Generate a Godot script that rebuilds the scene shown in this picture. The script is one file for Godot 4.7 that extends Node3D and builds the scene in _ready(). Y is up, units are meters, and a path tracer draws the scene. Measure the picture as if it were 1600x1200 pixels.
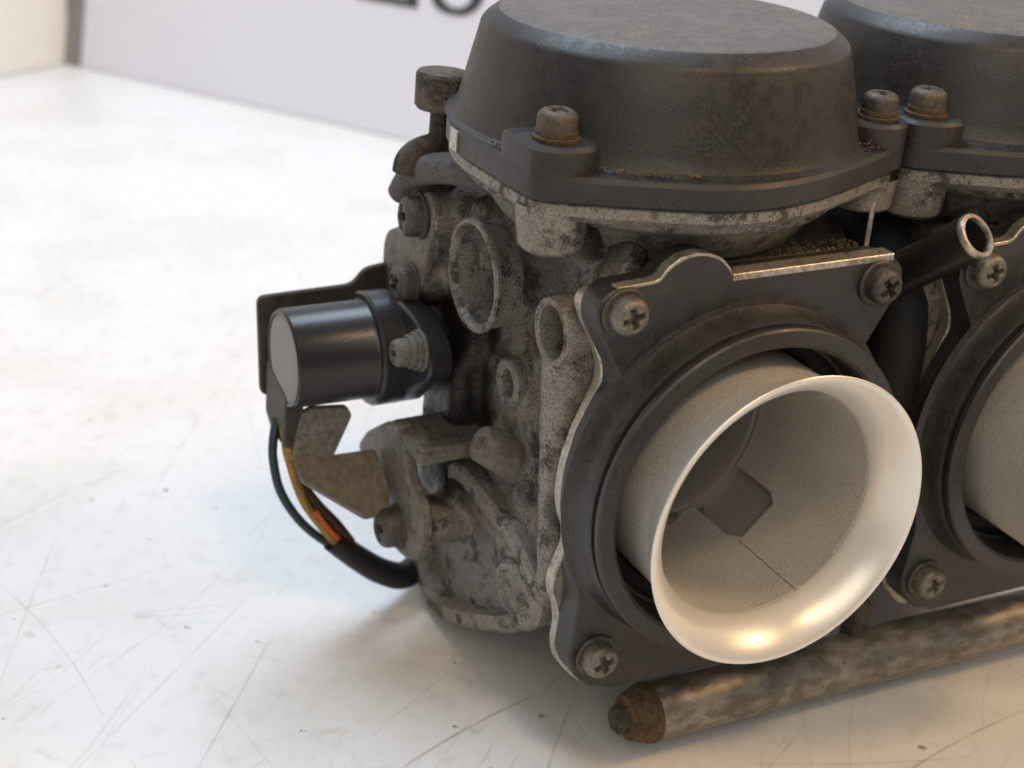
extends Node3D
# Everything is modelled in millimetres on the axes of the first bore (x along the bank, y up, z out of the
# mouth of the bore; the table lies 61 mm under the bore) and written out in metres.
const MM := 0.001
const TABLE := 61.0
const PITCH := 75.1
const BORE := Vector2(0.6, -1.0)

var rng := RandomNumberGenerator.new()
var mats := {}
var bank: Node3D

func _ready() -> void:
	rng.seed = 20
	# ---- camera, background, lights, exposure -------------------------------------------------------------
	var cam := Camera3D.new()
	cam.name = "camera"
	add_child(cam)
	var right := Vector3(0.89736005, 0.06535817, 0.43643242)
	var up := Vector3(0.12744925, 0.90844688, -0.39809666)
	var back := Vector3(-0.42249453, 0.41285903, 0.80687409)
	cam.transform = Transform3D(Basis(right, up, back).orthonormalized(), at(-143.948, 120.611, 226.433))
	var look := CameraAttributesPhysical.new()
	look.frustum_focal_length = 46.82
	look.frustum_near = 0.01
	look.frustum_far = 20.0
	look.frustum_focus_distance = 0.258
	look.exposure_aperture = 17.0
	cam.attributes = look
	cam.fov = 28.7534
	cam.near = 0.01
	cam.far = 20.0
	cam.current = true
	var env := Environment.new()
	env.background_mode = Environment.BG_COLOR
	env.background_color = Color(0.20, 0.203, 0.21).linear_to_srgb()  # grey background added as an even ambient fill light
	env.tonemap_mode = Environment.TONE_MAPPER_LINEAR
	env.tonemap_exposure = 0.81
	env.sdfgi_enabled = true
	env.ssao_enabled = true
	env.ssil_enabled = true
	var we := WorldEnvironment.new()
	we.name = "added_ambient_fill"
	we.environment = env
	add_child(we)
	area_lamp("cool_ceiling_light", Vector3(-40, 900, -430), Vector3(-60, 0, -120), Vector2(0.7, 0.4), Color(0.86, 0.93, 1.0), 1.12)
	area_lamp("warm_room_light", Vector3(560, 620, 330), Vector3(0, 0, 10), Vector2(0.16, 0.16), Color(1.0, 0.81, 0.58), 0.37)
	area_lamp("warm_front_light", Vector3(-60, 760, 480), Vector3(0, 0, 30), Vector2(0.10, 0.10), Color(1.0, 0.85, 0.66), 0.19)

	area_lamp("added_front_fill", Vector3(-420, 620, 760), Vector3(0, 0, 20), Vector2(0.7, 0.5), Color(1.0, 0.96, 0.90), 0.33)  # unseen fill lamp, added to brighten the front faces

	make_materials()
	setting()
	bank = Node3D.new()
	bank.name = "carburetor_bank"
	bank.set_meta("label", "dirty motorcycle carburetor bank with black caps and bright intake mouth on white table")
	bank.set_meta("category", "carburetor")
	bank.position = Vector3.ZERO
	add_child(bank)
	var repeated: Array[Node3D] = []
	repeated.append(make_cover())
	repeated.append(make_chamber_flange())
	repeated.append(make_body())
	repeated.append(make_bowl())
	repeated.append(make_intake_flange())
	make_stack()
	repeated.append(make_slide())
	repeated.append(make_choke_knob())
	repeated.append(make_big_tube())
	make_small_fittings()
	make_sensor()
	make_brackets()
	make_wires()
	make_rail()
	make_fuel_pipe()
	for o in repeated:
		var c: Node3D = o.duplicate()
		c.name = numbered(bank, String(o.name))
		bank.add_child(c)
		c.position.x += PITCH * MM
	make_plain_stack()
	make_debris()


# ================================================ helpers =====================================================
func at(u: float, y: float, n: float) -> Vector3:
	return Vector3(u, y + TABLE, n) * MM


func area_lamp(called: String, where: Vector3, aim: Vector3, size: Vector2, col: Color, energy: float) -> void:
	var l := AreaLight3D.new()
	l.name = called
	l.area_size = size
	l.light_color = col
	l.light_energy = energy
	l.shadow_enabled = true
	add_child(l)
	l.look_at_from_position(at(where.x, where.y, where.z), at(aim.x, aim.y - TABLE, aim.z), Vector3(0.1, 0.0, 1.0).normalized())


func numbered(parent: Node, called: String) -> String:
	var base := called
	if base.length() > 4 and base.substr(base.length() - 4, 1) == "_" and base.substr(base.length() - 3).is_valid_int():
		base = base.substr(0, base.length() - 4)
	if not parent.has_node(NodePath(base)):
		return base
	var i := 1
	while parent.has_node(NodePath("%s_%03d" % [base, i])):
		i += 1
	return "%s_%03d" % [base, i]


func new_st() -> SurfaceTool:
	var st := SurfaceTool.new()
	st.begin(Mesh.PRIMITIVE_TRIANGLES)
	return st


func commit(called: String, st: SurfaceTool, m: Material, parent: Node) -> MeshInstance3D:
	var mi := MeshInstance3D.new()
	mi.mesh = st.commit()
	mi.mesh.surface_set_material(0, m)
	mi.name = numbered(parent, called)
	parent.add_child(mi)
	return mi


func put(called: String, mesh: Mesh, xf: Transform3D, parent: Node, m: Material = null) -> MeshInstance3D:
	var mi := MeshInstance3D.new()
	mi.mesh = mesh
	if m:
		mi.material_override = m
	mi.name = numbered(parent, called)
	mi.transform = xf
	parent.add_child(mi)
	return mi


# a frame whose local y axis is the given direction (mm position)
func frame(pos: Vector3, axis: Vector3, spin := 0.0) -> Transform3D:
	var y := axis.normalized()
	var h := Vector3(1, 0, 0) if absf(y.x) < 0.8 else Vector3(0, 0, 1)
	var x := (h - y * h.dot(y)).normalized()
	var z := x.cross(y)
	var b := Basis(x, y, z)
	if spin != 0.0:
		b = b.rotated(y, spin)
	return Transform3D(b, pos)


# a frame for extrude(): local x and y as given, z = x cross y
func plane(pos: Vector3, x: Vector3, y: Vector3) -> Transform3D:
	return Transform3D(Basis(x, y, x.cross(y)), pos)


func w(p: Vector3) -> Vector3:
	return Vector3(p.x, p.y + TABLE, p.z) * MM


func tri(st: SurfaceTool, a: Vector3, b: Vector3, c: Vector3, na: Vector3, nb: Vector3, nc: Vector3) -> void:
	var g := (b - a).cross(c - a)
	if g.length_squared() < 1e-12:
		return
	if g.dot(na + nb + nc) > 0.0:
		st.set_normal(na); st.add_vertex(w(a))
		st.set_normal(nc); st.add_vertex(w(c))
		st.set_normal(nb); st.add_vertex(w(b))
	else:
		st.set_normal(na); st.add_vertex(w(a))
		st.set_normal(nb); st.add_vertex(w(b))
		st.set_normal(nc); st.add_vertex(w(c))


func quad(st: SurfaceTool, a: Vector3, b: Vector3, c: Vector3, d: Vector3, na: Vector3, nb: Vector3, nc: Vector3, nd: Vector3) -> void:
	tri(st, a, b, c, na, nb, nc)
	tri(st, a, c, d, na, nc, nd)


# profile points (radius, height) run so that the outside is on the right of (up, -r): up the outside, in over the top, down the inside
func lathe(st: SurfaceTool, xf: Transform3D, prof: Array, seg := 64, a0 := 0.0, a1 := TAU, crease := 32.0) -> void:
	var k := prof.size()
	var sn: Array[Vector2] = []
	for i in k - 1:
		var d: Vector2 = prof[i + 1] - prof[i]
		sn.append(Vector2(d.y, -d.x).normalized())
	var lim := cos(deg_to_rad(crease))
	for i in k - 1:
		var n0 := sn[i]
		var n1 := sn[i]
		if i > 0 and sn[i - 1].dot(sn[i]) > lim:
			n0 = (sn[i - 1] + sn[i]).normalized()
		if i < k - 2 and sn[i + 1].dot(sn[i]) > lim:
			n1 = (sn[i + 1] + sn[i]).normalized()
		var p0: Vector2 = prof[i]
		var p1: Vector2 = prof[i + 1]
		for j in seg:
			var ta := a0 + (a1 - a0) * j / seg
			var tb := a0 + (a1 - a0) * (j + 1) / seg
			var ca := Vector3(cos(ta), 0, sin(ta))
			var cb := Vector3(cos(tb), 0, sin(tb))
			var up := Vector3(0, 1, 0)
			quad(st, xf * (ca * p0.x + up * p0.y), xf * (cb * p0.x + up * p0.y), xf * (cb * p1.x + up * p1.y), xf * (ca * p1.x + up * p1.y),
				xf.basis * (ca * n0.x + up * n0.y), xf.basis * (cb * n0.x + up * n0.y), xf.basis * (cb * n1.x + up * n1.y), xf.basis * (ca * n1.x + up * n1.y))


func vec2s(a: Array) -> PackedVector2Array:
	var o := PackedVector2Array()
	for i in range(0, a.size(), 2):
		o.append(Vector2(a[i], a[i + 1]))
	return o


# rounds the corners of a closed outline
func rounded(poly: PackedVector2Array, r: float, steps := 4) -> PackedVector2Array:
	var o := PackedVector2Array()
	var n := poly.size()
	for i in n:
		var p := poly[i]
		var a := poly[(i + n - 1) % n] - p
		var b := poly[(i + 1) % n] - p
		var rr := minf(r, minf(a.length(), b.length()) * 0.48)
		if a.normalized().dot(b.normalized()) < -0.995:
			o.append(p)
			continue
		var pa := p + a.normalized() * rr
		var pb := p + b.normalized() * rr
		for s in steps + 1:
			var t := float(s) / steps
			o.append(pa.lerp(p, t).lerp(p.lerp(pb, t), t))
	return o


func ccw(poly: PackedVector2Array) -> PackedVector2Array:
	var area := 0.0
	for i in poly.size():
		area += poly[i].cross(poly[(i + 1) % poly.size()])
	if area < 0:
		poly.reverse()
	return poly


func inset(poly: PackedVector2Array, d: float) -> PackedVector2Array:
	var o := PackedVector2Array()
	var n := poly.size()
	for i in n:
		var e0 := (poly[i] - poly[(i + n - 1) % n]).normalized()
		var e1 := (poly[(i + 1) % n] - poly[i]).normalized()
		var n0 := Vector2(-e0.y, e0.x)
		var n1 := Vector2(-e1.y, e1.x)
		var m := (n0 + n1).normalized()
		o.append(poly[i] + m * d / maxf(0.5, m.dot(n0)))
	return o


func wall(st: SurfaceTool, xf: Transform3D, pa: PackedVector2Array, za: float, pb: PackedVector2Array, zb: float, tilt: float, sgn := 1.0) -> void:
	var n := pa.size()
	var en: Array[Vector2] = []
	for i in n:
		var e := (pa[(i + 1) % n] - pa[i]).normalized()
		en.append(Vector2(e.y, -e.x) * sgn)
	for i in n:
		var j := (i + 1) % n
		var prev := en[(i + n - 1) % n]
		var nxt := en[j]
		var na := en[i] if en[i].dot(prev) < 0.8 else (en[i] + prev).normalized()
		var nb := en[i] if en[i].dot(nxt) < 0.8 else (en[i] + nxt).normalized()
		var va := (xf.basis * Vector3(na.x, na.y, tilt)).normalized()
		var vb := (xf.basis * Vector3(nb.x, nb.y, tilt)).normalized()
		quad(st, xf * Vector3(pa[i].x, pa[i].y, za), xf * Vector3(pa[j].x, pa[j].y, za), xf * Vector3(pb[j].x, pb[j].y, zb), xf * Vector3(pb[i].x, pb[i].y, zb), va, vb, vb, va)


# extrudes an outline along the frame's z, with bevelled edges and an optional round hole
func extrude(st: SurfaceTool, xf: Transform3D, outline: PackedVector2Array, z0: float, z1: float, b0 := 0.3, b1 := 0.3, hole_r := 0.0, hole_c := Vector2.ZERO, draft := 0.0) -> void:
	var poly := ccw(outline.duplicate())
	var low := poly
	var high := poly if draft == 0.0 else inset(poly, draft)
	var fl := low if b0 <= 0.0 else inset(low, b0)
	var fh := high if b1 <= 0.0 else inset(high, b1)
	wall(st, xf, low, z0 + b0, high, z1 - b1, 0.0)
	if b1 > 0.0:
		wall(st, xf, high, z1 - b1, fh, z1, 1.0)
	if b0 > 0.0:
		wall(st, xf, fl, z0, low, z0 + b0, -1.0)
	var hole := PackedVector2Array()
	if hole_r > 0.0:
		for i in 72:
			hole.append(hole_c + Vector2(cos(TAU * i / 72), sin(TAU * i / 72)) * hole_r)
		wall(st, xf, hole, z0, hole, z1, 0.0, -1.0)
	for side in 2:
		var face := fh if side else fl
		var z := z1 if side else z0
		var nn := xf.basis * Vector3(0, 0, 1.0 if side else -1.0)
		var loop := face
		if hole_r > 0.0:
			# bridge from the outline to the hole where they come closest
			var bi := 0
			var bj := 0
			var best := 1e9
			for i in face.size():
				for j in hole.size():
					var dd := face[i].distance_squared_to(hole[j])
					if dd < best:
						best = dd; bi = i; bj = j
			loop = PackedVector2Array()
			for i in face.size() + 1:
				loop.append(face[(bi + i) % face.size()])
			for j in hole.size() + 1:
				loop.append(hole[(bj - j + hole.size() * 2) % hole.size()])
			loop[face.size()] += Vector2(1e-4, 1e-4)
			loop[loop.size() - 1] += Vector2(1e-4, -1e-4)
		var idx := Geometry2D.triangulate_polygon(loop)
		if idx.is_empty():
			push_warning("an outline could not be triangulated")
		for i in range(0, idx.size(), 3):
			var a := loop[idx[i]]
			var b := loop[idx[i + 1]]
			var c := loop[idx[i + 2]]
			tri(st, xf * Vector3(a.x, a.y, z), xf * Vector3(b.x, b.y, z), xf * Vector3(c.x, c.y, z), nn, nn, nn)


func box(st: SurfaceTool, xf: Transform3D, size: Vector3, bevel := 0.4) -> void:
	var h := size / 2.0
	var b := minf(bevel, minf(h.x, minf(h.y, h.z)) * 0.8)
	extrude(st, xf, rounded(vec2s([-h.x, -h.y, h.x, -h.y, h.x, h.y, -h.x, h.y]), b, 2), -h.z, h.z, b * 0.6, b * 0.6)


func spline(pts: Array, per := 8) -> Array:
	var c := Curve3D.new()
	for i in pts.size():
		var a: Vector3 = pts[maxi(i - 1, 0)]
		var b: Vector3 = pts[mini(i + 1, pts.size() - 1)]
		var t := (b - a) / 6.0
		c.add_point(pts[i], -t, t)
	var o := []
	for i in pts.size() - 1:
		for s in per:
			o.append(c.sample(i, float(s) / per))
	o.append(pts[pts.size() - 1])
	return o


func sweep(st: SurfaceTool, pts: Array, r0: float, r1: float, seg := 16, hollow := 0.0) -> void:
	var n := pts.size()
	var x := Vector3.ZERO
	var rings := []
	for i in n:
		var d: Vector3 = (pts[mini(i + 1, n - 1)] - pts[maxi(i - 1, 0)]).normalized()
		if i == 0:
			x = d.cross(Vector3(0.3, 1, 0.2)).normalized()
		x = (x - d * x.dot(d)).normalized()
		var y := d.cross(x)
		var ring := []
		var r := lerpf(r0, r1, float(i) / (n - 1))
		for j in seg:
			var t := TAU * j / seg
			var nn := x * cos(t) + y * sin(t)
			ring.append([pts[i] + nn * r, nn])
		rings.append(ring)
		if i == 0 or i == n - 1:
			var dir := -d if i == 0 else d
			var cut: Vector3 = pts[i] - dir * (2.5 if hollow > 0.0 else 0.0)
			for j in seg:
				var k := (j + 1) % seg
				if hollow > 0.0:
					var ia: Vector3 = pts[i] + ring[j][1] * r * hollow
					var ib: Vector3 = pts[i] + (x * cos(TAU * k / seg) + y * sin(TAU * k / seg)) * r * hollow
					var kb: Vector3 = pts[i] + (x * cos(TAU * k / seg) + y * sin(TAU * k / seg)) * r
					quad(st, ring[j][0], kb, ib, ia, dir, dir, dir, dir)
					var nj: Vector3 = -ring[j][1]
					quad(st, ia, ib, ib - dir * 2.5, ia - dir * 2.5, nj, nj, nj, nj)
					tri(st, cut, ia - dir * 2.5, ib - dir * 2.5, dir, dir, dir)
				else:
					var kb2: Vector3 = pts[i] + (x * cos(TAU * k / seg) + y * sin(TAU * k / seg)) * r
					tri(st, pts[i], ring[j][0], kb2, dir, dir, dir)
	for i in n - 1:
		for j in seg:
			var k := (j + 1) % seg
			quad(st, rings[i][j][0], rings[i][k][0], rings[i + 1][k][0], rings[i + 1][j][0], rings[i][j][1], rings[i][k][1], rings[i + 1][k][1], rings[i + 1][j][1])


# pan head with a cross recess, base at y = 0 (mm written as metres about its own origin)
func screw_head(r: float, h: float, arm := 0.62, wide := 0.20) -> ArrayMesh:
	var st := new_st()
	var rings := 30
	var seg := 88
	var pos := []
	for i in rings + 1:
		var row := []
		var t := float(i) / rings
		for j in seg:
			var a := TAU * j / seg
			var rr := t * r
			var y := 0.0
			# dome: flat crown, round shoulder
			var q := clampf((t - 0.55) / 0.45, 0.0, 1.0)
			y = h * (1.0 - 0.06 * t * t) - h * 0.42 * (1.0 - sqrt(maxf(0.0, 1.0 - q * q)))
			var px := absf(rr * cos(a))
			var pz := absf(rr * sin(a))
			var hw := r * wide
			var inside := minf(minf(arm * r - px, hw - pz), 1.0)
			inside = maxf(inside, minf(arm * r - pz, hw - px))
			inside = maxf(inside, 0.34 * r - maxf(px, pz) * 1.0 - minf(px, pz) * 0.6)
			if inside > 0.0:
				y -= minf(inside / (0.09 * r), 1.0) * h * 0.62
			row.append(Vector3(rr * cos(a), y, rr * sin(a)))
		pos.append(row)
	for i in rings:
		for j in seg:
			var k := (j + 1) % seg
			var a: Vector3 = pos[i][j]
			var b: Vector3 = pos[i][k]
			var c: Vector3 = pos[i + 1][k]
			var d: Vector3 = pos[i + 1][j]
			st.set_smooth_group(0)
			if i > 0:
				st.add_vertex(a * MM); st.add_vertex(b * MM); st.add_vertex(c * MM)
			st.add_vertex(a * MM); st.add_vertex(c * MM); st.add_vertex(d * MM)
	for j in seg:
		var k := (j + 1) % seg
		var c: Vector3 = pos[rings][k]
		var d: Vector3 = pos[rings][j]
		var e := Vector3(c.x * 1.0, 0, c.z * 1.0)
		var f := Vector3(d.x * 1.0, 0, d.z * 1.0)
		st.set_smooth_group(0)
		st.add_vertex(d * MM); st.add_vertex(c * MM); st.add_vertex(e * MM)
		st.add_vertex(d * MM); st.add_vertex(e * MM); st.add_vertex(f * MM)
	st.generate_normals()
	return st.commit()


var head_meshes := {}
func screw(parent: Node, pos: Vector3, axis: Vector3, r: float, h: float, spin: float, m: Material, washer_m: Material, washer_r := 1.25, called := "screw", stack := 1) -> void:
	var key := "%.2f_%.2f" % [r, h]
	if not head_meshes.has(key):
		head_meshes[key] = screw_head(r, h)
	var ax := axis.normalized()
	var tilt := Vector3(rng.randf_range(-1, 1), rng.randf_range(-1, 1), rng.randf_range(-1, 1)) * 0.02
	var lift := 0.0
	for s in stack:
		var th := 0.75 + 0.25 * s
		var rad := r * washer_r * (1.0 - 0.10 * s)
		var st := new_st()
		lathe(st, frame(pos + ax * lift, ax + tilt), [Vector2(rad - 0.15, -0.1), Vector2(rad, 0.1), Vector2(rad, th - 0.2), Vector2(rad - 0.2, th), Vector2(r * 0.5, th + 0.02)], 48)
		commit("washer", st, washer_m, parent)
		lift += th
	var f := frame(pos + ax * lift, ax + tilt, spin)
	put(called, head_meshes[key], Transform3D(f.basis, w(f.origin)), parent, m)


# ================================================ materials ===================================================
func noise_bytes(s: int, freq: float, oct: int, size: int, kind := FastNoiseLite.TYPE_SIMPLEX_SMOOTH) -> PackedByteArray:
	var f := FastNoiseLite.new()
	f.seed = s
	f.noise_type = kind
	f.frequency = freq
	f.fractal_octaves = oct
	f.fractal_type = FastNoiseLite.FRACTAL_FBM if oct > 1 else FastNoiseLite.FRACTAL_NONE
	var im := f.get_seamless_image(size, size, false, false, 0.12, true)
	im.convert(Image.FORMAT_L8)
	return im.get_data()


func ss(a: float, b: float, x: float) -> float:
	var t := clampf((x - a) / (b - a), 0.0, 1.0)
	return t * t * (3.0 - 2.0 * t)


func to_tex(b: PackedByteArray, size: int, rgb := true) -> ImageTexture:
	return ImageTexture.create_from_image(Image.create_from_data(size, size, false, Image.FORMAT_RGB8 if rgb else Image.FORMAT_L8, b))


func mat(called: String, albedo: Color, rough: float, metal := 0.0, tex: Texture2D = null, tile_mm := 90.0, bump: Texture2D = null, bump_mm := 0.15, rough_tex: Texture2D = null) -> StandardMaterial3D:
	var m := StandardMaterial3D.new()
	m.resource_name = called
	m.albedo_color = albedo.linear_to_srgb()
	m.roughness = rough
	m.metallic = metal
	m.uv1_triplanar = true
	m.uv1_world_triplanar = true
	m.uv1_triplanar_sharpness = 4.0
	m.uv1_scale = Vector3.ONE / (tile_mm * MM)
	m.uv1_offset = Vector3(0.37, 0.11, 0.23)
	if tex:
		m.albedo_texture = tex
	if rough_tex:
		m.roughness_texture = rough_tex
	if bump:
		m.heightmap_enabled = true
		m.heightmap_texture = bump
		m.heightmap_scale = bump_mm * 0.1
	mats[called] = m
	return m


func px(out: PackedByteArray, i: int, c: Color) -> void:
	var s := c.linear_to_srgb()
	out[i * 3] = clampi(int(s.r * 255.0), 0, 255)
	out[i * 3 + 1] = clampi(int(s.g * 255.0), 0, 255)
	out[i * 3 + 2] = clampi(int(s.b * 255.0), 0, 255)


func make_materials() -> void:
	var n := 512
	var big := noise_bytes(1, 0.010, 4, n)
	var mid := noise_bytes(2, 0.035, 4, n)
	var fine := noise_bytes(3, 0.16, 3, n)
	var cell := noise_bytes(4, 0.11, 2, n, FastNoiseLite.TYPE_CELLULAR)
	var grain := noise_bytes(5, 0.42, 1, n)
	var cast := PackedByteArray(); cast.resize(n * n * 3)
	var cast_h := PackedByteArray(); cast_h.resize(n * n)
	var cast_r := PackedByteArray(); cast_r.resize(n * n)
	var paint := PackedByteArray(); paint.resize(n * n * 3)
	var paint_r := PackedByteArray(); paint_r.resize(n * n)
	var steel := PackedByteArray(); steel.resize(n * n * 3)
	var rust := PackedByteArray(); rust.resize(n * n * 3)
	var speck := PackedByteArray(); speck.resize(n * n * 3)
	var alu := Color(0.295, 0.278, 0.253)
	var alu2 := Color(0.172, 0.158, 0.139)
	var grime := Color(0.034, 0.027, 0.021)
	var tan_c := Color(0.175, 0.128, 0.075)
	var salt := Color(0.40, 0.375, 0.33)
	for i in n * n:
		var b := big[i] / 255.0
		var m := mid[i] / 255.0
		var f := fine[i] / 255.0
		var c := cell[i] / 255.0
		var g := grain[i] / 255.0
		# dirty cast aluminium: clouds of baked-on grime, speckled through with clean and dark grains
		var col := alu.lerp(alu2, ss(0.25, 0.75, m * 0.35 + f * 0.4 + g * 0.25))
		col = col.lerp(tan_c, ss(0.55, 0.85, (1.0 - b) * 0.6 + f * 0.4) * 0.40)
		var dirt := ss(0.47, 0.70, b * 0.50 + m * 0.24 + f * 0.26)
		dirt = maxf(dirt * 0.88, ss(0.58, 0.78, f * 0.5 + g * 0.5) * 0.75)
		col = col.lerp(grime, dirt)
		col = col.lerp(salt, ss(0.70, 0.86, (1.0 - f) * 0.5 + (1.0 - g) * 0.5) * 0.55 * (1.0 - dirt * 0.5))
		px(cast, i, col)
		cast_h[i] = int(255.0 * clampf(0.25 * f + 0.35 * g + 0.25 * m + 0.15 * dirt, 0, 1))
		cast_r[i] = int(255.0 * clampf(0.50 + 0.35 * dirt + 0.2 * (f - 0.5), 0, 1))
		# satin black paint with dust
		var p := Color(0.021, 0.0205, 0.021).lerp(Color(0.034, 0.032, 0.030), ss(0.35, 0.7, m * 0.5 + b * 0.5))
		p = p.lerp(Color(0.070, 0.056, 0.040), ss(0.55, 0.8, (1.0 - b) * 0.5 + f * 0.5) * 0.5)
		p = p.lerp(Color(0.018, 0.016, 0.015), ss(0.70, 0.82, f * 0.6 + c * 0.4) * 0.6)
		p = p.lerp(Color(0.20, 0.175, 0.145), ss(0.78, 0.90, g * 0.6 + f * 0.4) * 0.4)
		px(paint, i, p)
		paint_r[i] = int(255.0 * clampf(0.30 + 0.22 * m + 0.20 * f, 0, 1))
		# mottled steel, a tint around one
		var s := 0.62 + 0.5 * (m - 0.5) + 0.45 * (f - 0.5)
		var sc := Color(s, s * 0.97, s * 0.92).lerp(Color(0.16, 0.115, 0.075), ss(0.55, 0.78, b * 0.45 + f * 0.55) * 0.85)
		px(steel, i, sc)
		# galvanised tube going rusty
		var rc := Color(0.42, 0.38, 0.32).lerp(Color(0.27, 0.235, 0.19), ss(0.3, 0.7, m))
		rc = rc.lerp(Color(0.165, 0.142, 0.117), ss(0.40, 0.76, b * 0.6 + m * 0.2 + f * 0.2) * 0.7)
		rc = rc.lerp(Color(0.17, 0.115, 0.065), ss(0.62, 0.82, m * 0.4 + f * 0.6) * 0.30)
		rc = rc.lerp(Color(0.03, 0.024, 0.02), ss(0.70, 0.80, f * 0.7 + c * 0.3) * 0.7)
		px(rust, i, rc)
		# blasted aluminium
		var k := 0.74 + 0.40 * (g - 0.5) + 0.22 * (f - 0.5) + 0.10 * (b - 0.5)
		px(speck, i, Color(k, k * 0.985, k * 0.955).lerp(Color(0.2, 0.17, 0.13), ss(0.78, 0.90, f * 0.6 + g * 0.4) * 0.6))
	var t_cast := to_tex(cast, n)
	var t_cast_h := to_tex(cast_h, n, false)
	var t_cast_r := to_tex(cast_r, n, false)
	var t_paint := to_tex(paint, n)
	var t_paint_r := to_tex(paint_r, n, false)
	var t_fine := to_tex(fine, n, false)
	var t_grain := to_tex(grain, n, false)
	var t_steel := to_tex(steel, n)
	var t_rust := to_tex(rust, n)
	var t_speck := to_tex(speck, n)
	var soft := PackedByteArray(); soft.resize(n * n)
	for i in n * n:
		soft[i] = clampi(150 + (int(fine[i]) - 128) / 3 + (int(mid[i]) - 128) / 2, 0, 255)
	var t_rough_soft := to_tex(soft, n, false)
	mat("cast", Color(1.0, 1.0, 1.0), 1.0, 0.2, t_cast, 50.0, t_cast_h, 0.30, t_cast_r)
	mat("cast_oil_shade", Color(1.08, 1.07, 1.05), 0.9, 0.25, t_cast, 58.0, t_cast_h, 0.30, t_cast_r).vertex_color_use_as_albedo = true  # vertex colours carry oil stains and painted shade together
	mat("cast_light", Color(1.08, 1.06, 1.03), 0.9, 0.3, t_cast, 42.0, t_cast_h, 0.22, t_cast_r)
	mat("paint", Color(1, 1, 1), 0.95, 0.0, t_paint, 80.0, t_grain, 0.05, t_paint_r)
	mat("paint_dusty", Color(3.9, 3.75, 3.6), 1.1, 0.0, t_paint, 70.0, t_grain, 0.08, t_paint_r)
	mat("paint_smooth", Color(1.15, 1.18, 1.22), 0.80, 0.0, t_paint, 75.0, t_fine, 0.03, t_paint_r)
	mat("bare_edge", Color(0.80, 0.76, 0.69), 0.42, 0.75, t_steel, 24.0, t_fine, 0.05)
	mat("blasted", Color(0.80, 0.77, 0.72), 0.55, 0.4, t_speck, 75.0, t_grain, 0.06)
	mat("polished", Color(0.83, 0.80, 0.74), 0.34, 0.45, null, 60.0, t_grain, 0.006)
	mat("slide_black", Color(0.05, 0.048, 0.046), 0.55)
	mat("bore_grey", Color(0.34, 0.325, 0.305), 0.5, 0.3)
	mat("plastic", Color(0.022, 0.022, 0.024), 0.30, 0.0, null, 40.0, t_fine, 0.03)
	mat("potting", Color(0.27, 0.26, 0.25), 0.7, 0.0, null, 60.0, t_fine, 0.05)
	mat("screw", Color(0.34, 0.31, 0.275), 0.45, 0.5, t_steel, 14.0, t_fine, 0.05)
	mat("screw_rusty", Color(0.19, 0.155, 0.125), 0.5, 0.35, t_steel, 11.0, t_fine, 0.06)
	mat("screw_dark", Color(0.155, 0.14, 0.13), 0.5, 0.4, t_steel, 15.0, t_fine, 0.05)
	mat("screw_green", Color(0.24, 0.25, 0.22), 0.55, 0.35, t_steel, 12.0, t_fine, 0.06)
	mat("rust_washer", Color(0.34, 0.25, 0.17), 0.75, 0.2, t_rust, 16.0, t_fine, 0.08)
	mat("rust_dust", Color(0.36, 0.10, 0.025), 0.9)
	mat("bracket", Color(0.30, 0.28, 0.25), 0.6, 0.3, t_steel, 30.0, t_cast_h, 0.10)
	mat("bracket_tan", Color(0.29, 0.262, 0.22), 0.6, 0.25, t_steel, 36.0, t_cast_h, 0.2)
	mat("bracket_dark", Color(0.085, 0.078, 0.072), 0.6, 0.2, t_steel, 40.0, t_fine, 0.08)
	mat("rail", Color(0.78, 0.80, 0.81), 0.42, 0.4, t_rust, 80.0, t_fine, 0.06)
	mats.rail.uv1_scale = Vector3(9.0, 18.0, 18.0)
	mat("rust_cap", Color(0.36, 0.25, 0.17), 0.8, 0.15, t_rust, 18.0, t_fine, 0.12)
	mat("grimy", Color(0.34, 0.30, 0.26), 0.8, 0.1, t_cast, 34.0, t_cast_h, 0.3)
	mat("knob_brown", Color(0.50, 0.45, 0.40), 0.8, 0.1, t_cast, 46.0, t_cast_h, 0.2)
	mat("rubber", Color(0.011, 0.0105, 0.0105), 0.6, 0.0, null, 30.0, t_fine, 0.05)
	mat("rubber_dusty", Color(0.20, 0.20, 0.20), 0.8, 0.0, t_steel, 12.0, t_fine, 0.1)
	mat("gap_hose_black", Color(0.008, 0.0075, 0.007), 0.75)  # near-black, so that the hose darkens the gap
	mat("pipe_black", Color(0.012, 0.0115, 0.011), 0.28, 0.0, null, 20.0, t_fine, 0.05)
	mat("pipe_rim", Color(0.75, 0.70, 0.62), 0.35, 0.9, t_steel, 15.0)
	mat("wire_green", Color(0.008, 0.028, 0.032), 0.45)
	mat("wire_yellow", Color(0.50, 0.28, 0.055), 0.55, 0.0, t_steel, 16.0)
	mat("wire_brown", Color(0.10, 0.045, 0.018), 0.6, 0.0, t_steel, 12.0)
	mat("wire_red", Color(0.55, 0.10, 0.03), 0.55)
	mat("seam", Color(0.26, 0.24, 0.21), 0.6, 0.5)
	mat("dirt", Color(0.20, 0.14, 0.085), 0.95)


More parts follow.
